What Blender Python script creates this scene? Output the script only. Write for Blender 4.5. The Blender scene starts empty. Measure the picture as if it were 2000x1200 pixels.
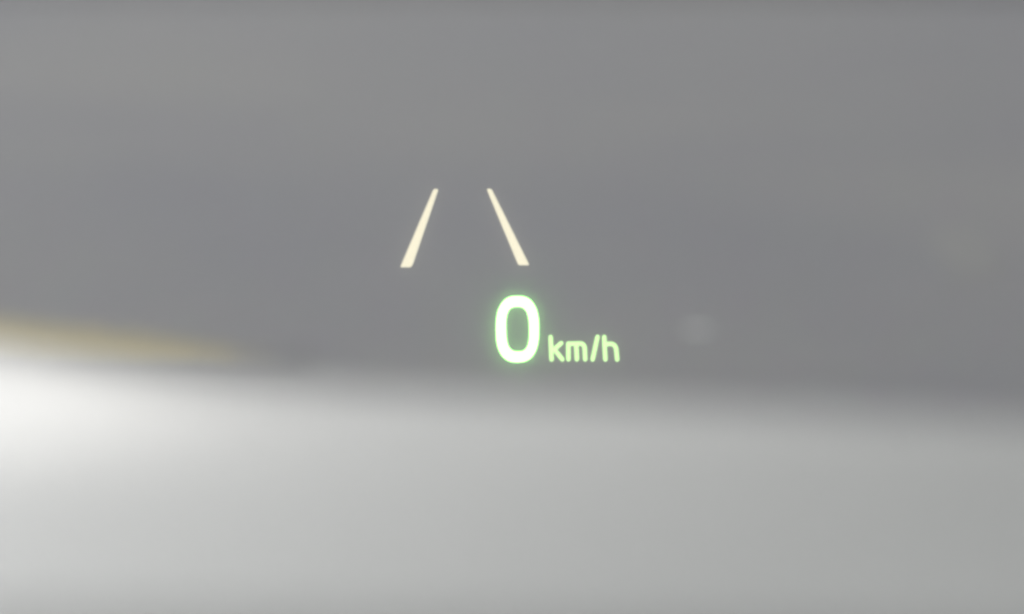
import bpy, bmesh, math
from mathutils import Vector, Matrix

scene = bpy.context.scene
C = scene.collection
R = math.radians

# ------------------------------------------------------------------ camera
CAM = Vector((0.0, 0.0, 1.25))            # driver's eye
PITCH = 11.14                               # degrees below the horizon
HFOV = 12.0
HUD_DIST = 3.6                             # virtual image distance
cd = bpy.data.cameras.new('camera')
cam = bpy.data.objects.new('camera', cd)
C.objects.link(cam)
cam.location = CAM
cam.rotation_euler = (R(90 - PITCH), 0, 0)
cd.sensor_width = 36.0
cd.lens = 18.0 / math.tan(R(HFOV / 2))
cd.clip_start = 0.02
cd.clip_end = 3000
cd.dof.use_dof = True
cd.dof.focus_distance = HUD_DIST
cd.dof.aperture_fstop = 3.2
scene.camera = cam

# ------------------------------------------------------------------ light
SUN_EL, SUN_AZ = 22.0, -17.0      # azimuth from +Y (ahead), negative = left
w = bpy.data.worlds.new('World')
scene.world = w
w.use_nodes = True
nt = w.node_tree
sky = nt.nodes.new('ShaderNodeTexSky')
sky.sky_type = 'NISHITA'
sky.sun_disc = False
sky.sun_elevation = R(SUN_EL)
sky.sun_rotation = R(SUN_AZ)
sky.air_density = 1.0
sky.dust_density = 3.0
bg = nt.nodes['Background']
bg.inputs['Strength'].default_value = 0.10
hs = nt.nodes.new('ShaderNodeHueSaturation')          # thin overcast: nearly colourless sky
hs.inputs['Saturation'].default_value = 0.1
nt.links.new(sky.outputs['Color'], hs.inputs['Color'])
nt.links.new(hs.outputs['Color'], bg.inputs['Color'])

sd = bpy.data.lights.new('sun', 'SUN')
sd.energy = 1.5
sd.angle = R(10)
sd.color = (0.965, 0.99, 1.0)
sun = bpy.data.objects.new('sun', sd)
C.objects.link(sun)
sdir = Vector((math.sin(R(SUN_AZ)) * math.cos(R(SUN_EL)), math.cos(R(SUN_AZ)) * math.cos(R(SUN_EL)), math.sin(R(SUN_EL))))
sun.rotation_euler = sdir.to_track_quat('Z', 'Y').to_euler()
sun.location = sdir * 20

# ------------------------------------------------------------------ exposure
scene.view_settings.view_transform = 'Standard'
scene.view_settings.look = 'None'
scene.view_settings.exposure = 0.3
scene.view_settings.gamma = 1.0
scene.view_settings.use_curve_mapping = False
scene.render.engine = 'CYCLES'
scene.cycles.volume_bounces = 2
scene.cycles.max_bounces = 8
scene.cycles.use_denoising = True
scene.cycles.filter_width = 3.2

# ------------------------------------------------------------------ helpers
def mat(name):
    m = bpy.data.materials.new(name)
    m.use_nodes = True
    return m, m.node_tree, m.node_tree.nodes['Principled BSDF']

def link_mesh(name, me, material, parent=None, smooth=False):
    if material: me.materials.append(material)
    if smooth:
        for p in me.polygons: p.use_smooth = True
    o = bpy.data.objects.new(name, me)
    C.objects.link(o)
    if parent: o.parent = parent
    return o

def obj(name, bm, material, parent=None, smooth=False):
    bmesh.ops.recalc_face_normals(bm, faces=bm.faces)
    me = bpy.data.meshes.new(name)
    bm.to_mesh(me); bm.free()
    return link_mesh(name, me, material, parent, smooth)

def thing(name, label, cat, loc=(0, 0, 0), rot=(0, 0, 0), group=None):
    o = bpy.data.objects.new(name, None)
    C.objects.link(o)
    o.location = loc; o.rotation_euler = rot
    o.empty_display_size = 0.05
    o['label'] = label; o['category'] = cat
    if group: o['group'] = group
    return o

def grid(nu, nv, f):
    """open sheet from f(s, t), s and t in 0..1"""
    bm = bmesh.new()
    vs = [[bm.verts.new(f(i / nu, j / nv)) for j in range(nv + 1)] for i in range(nu + 1)]
    for i in range(nu):
        for j in range(nv):
            bm.faces.new((vs[i][j], vs[i + 1][j], vs[i + 1][j + 1], vs[i][j + 1]))
    return bm

def thicken(o, t, offset=-1.0):
    m = o.modifiers.new('thickness', 'SOLIDIFY')
    m.thickness = t; m.offset = offset

# ------------------------------------------------------------------ materials
def concrete():
    m, nt, b = mat('worn_concrete')
    tc = nt.nodes.new('ShaderNodeTexCoord')
    n1 = nt.nodes.new('ShaderNodeTexNoise'); n1.inputs['Scale'].default_value = 0.8; n1.inputs['Detail'].default_value = 6
    n2 = nt.nodes.new('ShaderNodeTexNoise'); n2.inputs['Scale'].default_value = 60; n2.inputs['Detail'].default_value = 4
    r1 = nt.nodes.new('ShaderNodeValToRGB')
    r1.color_ramp.elements[0].position = 0.3; r1.color_ramp.elements[0].color = (0.180, 0.182, 0.200, 1)
    r1.color_ramp.elements[1].position = 0.7; r1.color_ramp.elements[1].color = (0.224, 0.222, 0.220, 1)
    mx = nt.nodes.new('ShaderNodeMix'); mx.data_type = 'RGBA'; mx.blend_type = 'OVERLAY'
    mx.inputs[0].default_value = 0.25
    for n in (n1, n2): nt.links.new(tc.outputs['Object'], n.inputs['Vector'])
    nt.links.new(n1.outputs['Fac'], r1.inputs['Fac'])
    nt.links.new(r1.outputs['Color'], mx.inputs[6])
    nt.links.new(n2.outputs['Color'], mx.inputs[7])
    nt.links.new(mx.outputs[2], b.inputs['Base Color'])
    b.inputs['Roughness'].default_value = 0.9
    b.inputs['Specular IOR Level'].default_value = 0.2
    bp = nt.nodes.new('ShaderNodeBump'); bp.inputs['Strength'].default_value = 0.4; bp.inputs['Distance'].default_value = 0.004
    nt.links.new(n2.outputs['Fac'], bp.inputs['Height'])
    nt.links.new(bp.outputs['Normal'], b.inputs['Normal'])
    return m

def dark_ground():  # darker grey for the far strip
    m, nt, b = mat('dark_ground')
    n = nt.nodes.new('ShaderNodeTexNoise'); n.inputs['Scale'].default_value = 90; n.inputs['Detail'].default_value = 5
    r = nt.nodes.new('ShaderNodeValToRGB')
    r.color_ramp.elements[0].color = (0.045, 0.047, 0.052, 1); r.color_ramp.elements[1].color = (0.10, 0.10, 0.105, 1)
    tc = nt.nodes.new('ShaderNodeTexCoord')
    nt.links.new(tc.outputs['Object'], n.inputs['Vector'])
    nt.links.new(n.outputs['Fac'], r.inputs['Fac'])
    nt.links.new(r.outputs['Color'], b.inputs['Base Color'])
    b.inputs['Roughness'].default_value = 0.85
    return m

def strip_colour():
    # yellow in the middle, fading to concrete grey at its edges and end
    m, nt, b = mat('yellow_to_grey')
    tc = nt.nodes.new('ShaderNodeTexCoord')
    n = nt.nodes.new('ShaderNodeTexNoise'); n.inputs['Scale'].default_value = 40; n.inputs['Detail'].default_value = 6
    at = nt.nodes.new('ShaderNodeAttribute'); at.attribute_name = 'cover'
    ad = nt.nodes.new('ShaderNodeMath'); ad.operation = 'ADD'
    r = nt.nodes.new('ShaderNodeValToRGB')
    r.color_ramp.elements[0].position = 0.62; r.color_ramp.elements[0].color = (0.200, 0.202, 0.210, 1)
    r.color_ramp.elements[1].position = 1.0; r.color_ramp.elements[1].color = (0.40, 0.345, 0.19, 1)
    nt.links.new(tc.outputs['Object'], n.inputs['Vector'])
    nt.links.new(n.outputs['Fac'], ad.inputs[0])
    nt.links.new(at.outputs['Fac'], ad.inputs[1])
    nt.links.new(ad.outputs[0], r.inputs['Fac'])
    nt.links.new(r.outputs['Color'], b.inputs['Base Color'])
    b.inputs['Roughness'].default_value = 0.9
    b.inputs['Specular IOR Level'].default_value = 0.15
    return m

def car_paint():
    m, nt, b = mat('silver_car_paint')
    n = nt.nodes.new('ShaderNodeTexNoise'); n.inputs['Scale'].default_value = 1200; n.inputs['Detail'].default_value = 1
    tc = nt.nodes.new('ShaderNodeTexCoord')
    r = nt.nodes.new('ShaderNodeValToRGB')
    r.color_ramp.elements[0].color = (0.141, 0.153, 0.148, 1); r.color_ramp.elements[1].color = (0.180, 0.194, 0.188, 1)
    nt.links.new(tc.outputs['Object'], n.inputs['Vector'])
    nt.links.new(n.outputs['Fac'], r.inputs['Fac'])
    nt.links.new(r.outputs['Color'], b.inputs['Base Color'])
    b.inputs['Metallic'].default_value = 0.0
    b.inputs['Specular IOR Level'].default_value = 0.2
    b.inputs['Roughness'].default_value = 0.6
    b.inputs['Coat Weight'].default_value = 0.34
    b.inputs['Coat Roughness'].default_value = 0.15
    return m

def plain(name, col, rough, spec=0.5):
    m, nt, b = mat(name)
    n = nt.nodes.new('ShaderNodeTexNoise'); n.inputs['Scale'].default_value = 300
    r = nt.nodes.new('ShaderNodeValToRGB')
    r.color_ramp.elements[0].color = tuple(c * 0.85 for c in col) + (1,)
    r.color_ramp.elements[1].color = tuple(min(1, c * 1.15) for c in col) + (1,)
    nt.links.new(n.outputs['Fac'], r.inputs['Fac'])
    nt.links.new(r.outputs['Color'], b.inputs['Base Color'])
    b.inputs['Roughness'].default_value = rough
    b.inputs['Specular IOR Level'].default_value = spec
    return m

def lamp_light(name, col, strength):
    m = bpy.data.materials.new(name); m.use_nodes = True
    nt = m.node_tree
    nt.nodes.remove(nt.nodes['Principled BSDF'])
    e = nt.nodes.new('ShaderNodeEmission')
    e.inputs['Color'].default_value = (*col, 1)
    e.inputs['Strength'].default_value = strength
    nt.links.new(e.outputs[0], nt.nodes['Material Output'].inputs['Surface'])
    return m

def windscreen_glass():
    # clear laminated pane whose only visible effect is a slight forward scatter
    # (haze film): it blooms bright lights seen through it and veils nothing else
    m = bpy.data.materials.new('hazy_windscreen'); m.use_nodes = True
    nt = m.node_tree
    nt.nodes.remove(nt.nodes['Principled BSDF'])
    v = nt.nodes.new('ShaderNodeVolumeScatter')
    v.inputs['Color'].default_value = (0.98, 1.0, 0.985, 1)
    v.inputs['Density'].default_value = 14.5
    v.inputs['Anisotropy'].default_value = 0.9985
    nt.links.new(v.outputs[0], nt.nodes['Material Output'].inputs['Volume'])
    return m

M_PAINT = car_paint()
M_TRIM = plain('black_plastic', (0.02, 0.02, 0.021), 0.6)

# ------------------------------------------------------------------ setting
def sheet(x0, x1, y0, y1, z):
    bm = bmesh.new()
    bm.faces.new([bm.verts.new(p) for p in ((x0, y0, z), (x1, y0, z), (x1, y1, z), (x0, y1, z))])
    return bm

ground = obj('ground', sheet(-900, 900, -900, 900, 0.0), concrete())
ground['kind'] = 'structure'
far_strip = obj('far_strip', sheet(-900, 900, 9.50, 20.0, 0.004), dark_ground())  # darker sheet laid across the far ground
far_strip['kind'] = 'structure'

# yellowish strip laid on the concrete, seen just over the bonnet on the left
def yellow_strip():
    pts = [(-3.0, 6.877), (-0.705, 6.327), (-0.26, 6.065), (-0.253, 5.895), (-0.657, 5.883), (-3.0, 6.433)]
    n, k = 60, 12
    def p(s, t):
        i = min(int(s * 2), 1); f = s * 2 - i                     # two straight lengths
        A = Vector(pts[i]).lerp(Vector(pts[i + 1]), f); B = Vector(pts[5 - i]).lerp(Vector(pts[4 - i]), f)
        return A.lerp(B, t)
    bm = bmesh.new()
    cover_layer = bm.verts.layers.float.new('cover')
    vs = []
    for i in range(n + 1):
        col = []
        for j in range(k + 1):
            q = p(i / n, j / k)
            edge = j in (0, k) or i in (0, n)
            v = bm.verts.new((q.x, q.y, 0.0005 if edge else 0.004))
            end = max(0.0, min(1.0, (pts[2][0] - q.x) / 0.30))
            v[cover_layer] = math.sin(math.pi * j / k) ** 1.5 * end
            col.append(v)
        vs.append(col)
    for i in range(n):
        for j in range(k):
            bm.faces.new((vs[i][j], vs[i + 1][j], vs[i + 1][j + 1], vs[i][j + 1]))
    return bm
yl = obj('yellow_strip', yellow_strip(), strip_colour())
yl['label'] = 'blurred yellowish strip on the ground at the left, just above the bonnet'
yl['category'] = 'yellow strip'

# added pale flakes, stand-ins for faint spots right of the reading
def pale_spot(label, loc, rx, ry, albedo):
    bm = bmesh.new()
    bmesh.ops.create_icosphere(bm, subdivisions=3, radius=1.0)
    for v in bm.verts:
        k = 1 + 0.12 * math.sin(5 * v.co.x + 2) * math.cos(4 * v.co.y)
        v.co = Vector((v.co.x * rx * k, v.co.y * ry * k, max(-0.4, min(0.4, v.co.z)) * 0.001 + 0.0006))
    o = obj('pale_flake', bm, plain('pale_matte', (albedo, albedo, albedo * 0.98), 0.9, 0.15))
    o.location = loc
    o['label'] = label; o['category'] = 'pale_spot'
pale_spot('faint pale blurred speck against the grey ground just right of the speed reading', (0.240, 6.193, 0), 0.015, 0.014, 0.72)
pale_spot('barely visible larger pale smudge against the ground near the right edge', (0.639, 6.751, 0), 0.042, 0.200, 0.235)

# ------------------------------------------------------------------ the car
XC = -0.38                                 # car centreline; driver sits to its right
car = thing('car', 'pale silver car bonnet, strongly blurred, filling the bottom of the view', 'car', (XC, 0, 0))

Y0, HALF = 1.0, 0.66
def front_y(u): return 1.93 - 0.16 * u * u
def bz(u, y):
    d = y - Y0
    z = 0.985 - 0.183 * d + 0.039 * d * d - 0.034 * u * u
    # added bulge along the middle, shaped so its rear flank catches the sun highlight
    z += 0.0265 * math.exp(-(max(0.0, abs(u) - 0.08) / 0.14) ** 2 - ((y - 1.80) / 0.18) ** 2)
    # shallow swage across the flanks near the windscreen
    z += 0.004 / (1 + math.exp(-(abs(u) - 0.46) / 0.05)) * math.exp(-((y - 1.22) / 0.05) ** 2)
    # nose rolls over
    e = y - (front_y(u) - 0.10)
    if e > 0: z -= 2.6 * e * e
    return z

def bonnet_f(s, t):
    u = (s * 2 - 1) * HALF
    y = 0.93 + (front_y(u) - 0.93) * t
    return (u, y, bz(u, y))
bonnet = obj('bonnet', grid(90, 70, bonnet_f), M_PAINT, car, True)
thicken(bonnet, 0.02)

def wing_f(side):
    def f(s, t):
        y = Y0 - 0.05 + (1.93 - 0.16 * HALF * HALF - Y0 + 0.05) * t
        u0 = HALF + 0.005
        ze = bz(HALF, max(y, Y0))
        # roll outward and down to the sill
        a = s * 1.5
        u = u0 + 0.22 * math.sin(min(a, 1.5708))
        z = ze - 0.10 * (1 - math.cos(min(a, 1.5708))) - max(0, s - 0.5) * 0.9
        return (side * u, y, z)
    return f
for side in (-1, 1):
    wg = obj('wing', grid(24, 20, wing_f(side)), M_PAINT, car, True)
    thicken(wg, 0.01)

def bumper_f(s, t):
    u = (s * 2 - 1) * 0.86
    uu = min(abs(u), HALF)
    yb = front_y(u) + 0.006
    z0 = bz(uu, front_y(uu)) - 0.006
    return (u, yb + 0.13 * math.sin(t * 2.6), z0 - t * 0.55)
bp = obj('bumper', grid(40, 24, bumper_f), M_PAINT, car, True)
thicken(bp, 0.01)

def cowl_f(s, t):
    u = (s * 2 - 1) * 0.72
    return (u, 0.86 + 0.135 * t - 0.05 * u * u, 0.955 - 0.055 * u * u + 0.006 * math.sin(t * 3.14))
cw = obj('scuttle_panel', grid(30, 6, cowl_f), M_TRIM, car, True)
thicken(cw, 0.01)

# windscreen: closed curved slab, 6 mm thick
def windscreen_bm():
    bm = bmesh.new()
    n, k = 24, 10
    def p(s, t, off):
        u = (s * 2 - 1) * (0.74 - 0.12 * t)
        y = 0.94 - 0.78 * t - 0.10 * u * u
        z = 0.965 + 0.56 * t + 0.03 * math.sin(math.pi * t) - 0.03 * u * u
        nrm = Vector((0, 0.56, 0.78)).normalized()
        return Vector((u, y, z)) + nrm * off
    lay = [[[bm.verts.new(p(i / n, j / k, o)) for j in range(k + 1)] for i in range(n + 1)] for o in (0.0, 0.006)]
    for L in lay:
        for i in range(n):
            for j in range(k):
                bm.faces.new((L[i][j], L[i + 1][j], L[i + 1][j + 1], L[i][j + 1]))
    a, b = lay
    for i in range(n):
        for j in (0, k):
            bm.faces.new((a[i][j], a[i + 1][j], b[i + 1][j], b[i][j]))
    for j in range(k):
        for i in (0, n):
            bm.faces.new((a[i][j], a[i][j + 1], b[i][j + 1], b[i][j]))
    return bm
ws = obj('windscreen', windscreen_bm(), windscreen_glass(), car, True)

# ------------------------------------------------------------------ head-up display
# everything lies in one upright virtual-image plane HUD_DIST ahead, facing the driver
PX = 2 * HUD_DIST * math.tan(R(HFOV / 2)) / 2000.0     # size of one drawing unit, metres
def hud_point(x, y):
    f = Vector((0, math.cos(R(PITCH)), -math.sin(R(PITCH))))
    up = Vector((0, math.sin(R(PITCH)), math.cos(R(PITCH))))
    return CAM + f * HUD_DIST + Vector((1, 0, 0)) * ((x - 1000) * PX) + up * ((600 - y) * PX)
HROT = (R(90 - PITCH), 0, 0)               # local x right, y up, z towards the driver
DEPTH = 0.0008

def prism(pts, ox, oy, inner=None):
    """closed plate from an outline in drawing units (x right, y down)"""
    bm = bmesh.new()
    def ring(ps, z): return [bm.verts.new(((x - ox) * PX, (oy - y) * PX, z)) for x, y in ps]
    n = len(pts)
    of, ob = ring(pts, DEPTH), ring(pts, -DEPTH)
    if inner is None:
        bm.faces.new(of); bm.faces.new(ob[::-1])
    else:
        jf, jb = ring(inner, DEPTH), ring(inner, -DEPTH)
        for i in range(n):
            j = (i + 1) % n
            bm.faces.new((of[i], of[j], jf[j], jf[i])); bm.faces.new((ob[j], ob[i], jb[i], jb[j]))
            bm.faces.new((jf[i], jf[j], jb[j], jb[i]))
    for i in range(n):
        j = (i + 1) % n
        bm.faces.new((of[j], of[i], ob[i], ob[j]))
    return bm

def rounded(pts, r, seg=5):
    out = []
    n = len(pts)
    for i in range(n):
        p, a, b = Vector(pts[i]), Vector(pts[i - 1]), Vector(pts[(i + 1) % n])
        da, db = (a - p), (b - p)
        ra = min(r, da.length * 0.45); rb = min(r, db.length * 0.45)
        pa, pb = p + da.normalized() * ra, p + db.normalized() * rb
        for k in range(seg + 1):
            t = k / seg
            q = pa * (1 - t) ** 2 + p * 2 * t * (1 - t) + pb * t * t
            out.append((q.x, q.y))
    return out

def superellipse(cx, cy, rx, ry, n, lean=0.0, N=96):
    out = []
    for i in range(N):
        a = 2 * math.pi * i / N
        c, s = math.cos(a), math.sin(a)
        x = rx * math.copysign(abs(c) ** (2 / n), c); y = ry * math.copysign(abs(s) ** (2 / n), s)
        out.append((cx + x + lean * y, cy + y))
    return out

def strokes(paths, ox, oy, r):
    """round-ended strokes, flattened to a thin plate"""
    bm = bmesh.new()
    for path in paths:
        for i, (x, y) in enumerate(path):
            p = Vector(((x - ox), (oy - y), 0))
            m = Matrix.Translation(p)
            bmesh.ops.create_icosphere(bm, subdivisions=2, radius=r, matrix=m)
            if i:
                q = Vector(((path[i - 1][0] - ox), (oy - path[i - 1][1]), 0))
                d = p - q
                rot = d.to_track_quat('Z', 'Y').to_matrix().to_4x4()
                bmesh.ops.create_cone(bm, cap_ends=True, segments=16, radius1=r, radius2=r, depth=d.length,
                                      matrix=Matrix.Translation((p + q) / 2) @ rot)
    for v in bm.verts:
        v.co = Vector((v.co.x * PX, v.co.y * PX, v.co.z * PX * 0.3))
    return bm

L_LANE = lamp_light('cream_display_light', (0.97, 0.91, 0.69), 0.90)
L_DIGIT = lamp_light('bright_green_display_light', (0.36, 1.0, 0.25), 4.2)
L_UNIT = lamp_light('pale_green_display_light', (0.62, 1.0, 0.42), 1.2)

# lane indicator: two tapering bars
lo = (907, 446)
lane = thing('lane_indicator', 'pair of cream glowing lane bars converging upward above the speed reading', 'lane icon',
             hud_point(*lo), HROT)
left_bar = rounded([(847.0, 369.5), (856.5, 369.5), (806.0, 517.0), (802.5, 522.5), (781.5, 522.5)], 3.2)
right_bar = rounded([(950.2, 369.0), (959.8, 369.0), (1034.0, 518.5), (1012.5, 518.5)], 3.6)
for o_pts, lb in ((left_bar, 'left lane bar leaning right'), (right_bar, 'right lane bar leaning left')):
    b = obj('lane_bar', prism(o_pts, *lo), L_LANE, lane)
    b['label'] = lb

# speed reading: the digit and its unit
so = (1090, 643)
speed = thing('speed_reading', 'glowing green speed reading of zero kilometres per hour below the lane bars', 'speed display',
              hud_point(*so), HROT)
out_r = superellipse(1010.6, 643.2, 41.8, 64.6, 2.55, 0.0)
in_r = superellipse(1011.0, 643.3, 22.8, 43.8, 2.9, 0.02)
digit = obj('digit', prism(out_r, *so, inner=in_r), L_DIGIT, speed)
digit['label'] = 'large bright zero with a green halo'

unit = obj('unit_text', strokes([[(1167.0, 658.2), (1157.4, 702.4)]], *so, 4.3), L_UNIT, speed)
unit['label'] = 'small pale green km/h lettering'
letters = [
    [[(1075.4, 658.6), (1076.3, 680.0), (1077.4, 702.4)], [(1080.5, 684.5), (1096.0, 670.6)], [(1083.5, 683.5), (1098.2, 702.4)]],
    [[(1110.0, 671.5), (1110.2, 702.2)], [(1110.0, 671.8), (1134.0, 671.2), (1139.0, 673.0), (1141.8, 677.5), (1143.0, 702.2)], [(1125.4, 671.5), (1126.8, 702.2)]],
    [[(1180.0, 658.6), (1181.0, 680.0), (1182.4, 702.4)], [(1180.6, 675.5), (1186.0, 672.0), (1195.0, 672.0), (1200.6, 675.0), (1203.4, 681.5), (1205.4, 702.6)]],
]
for paths in letters:
    obj('letter', strokes(paths, *so, 4.3), L_UNIT, unit)
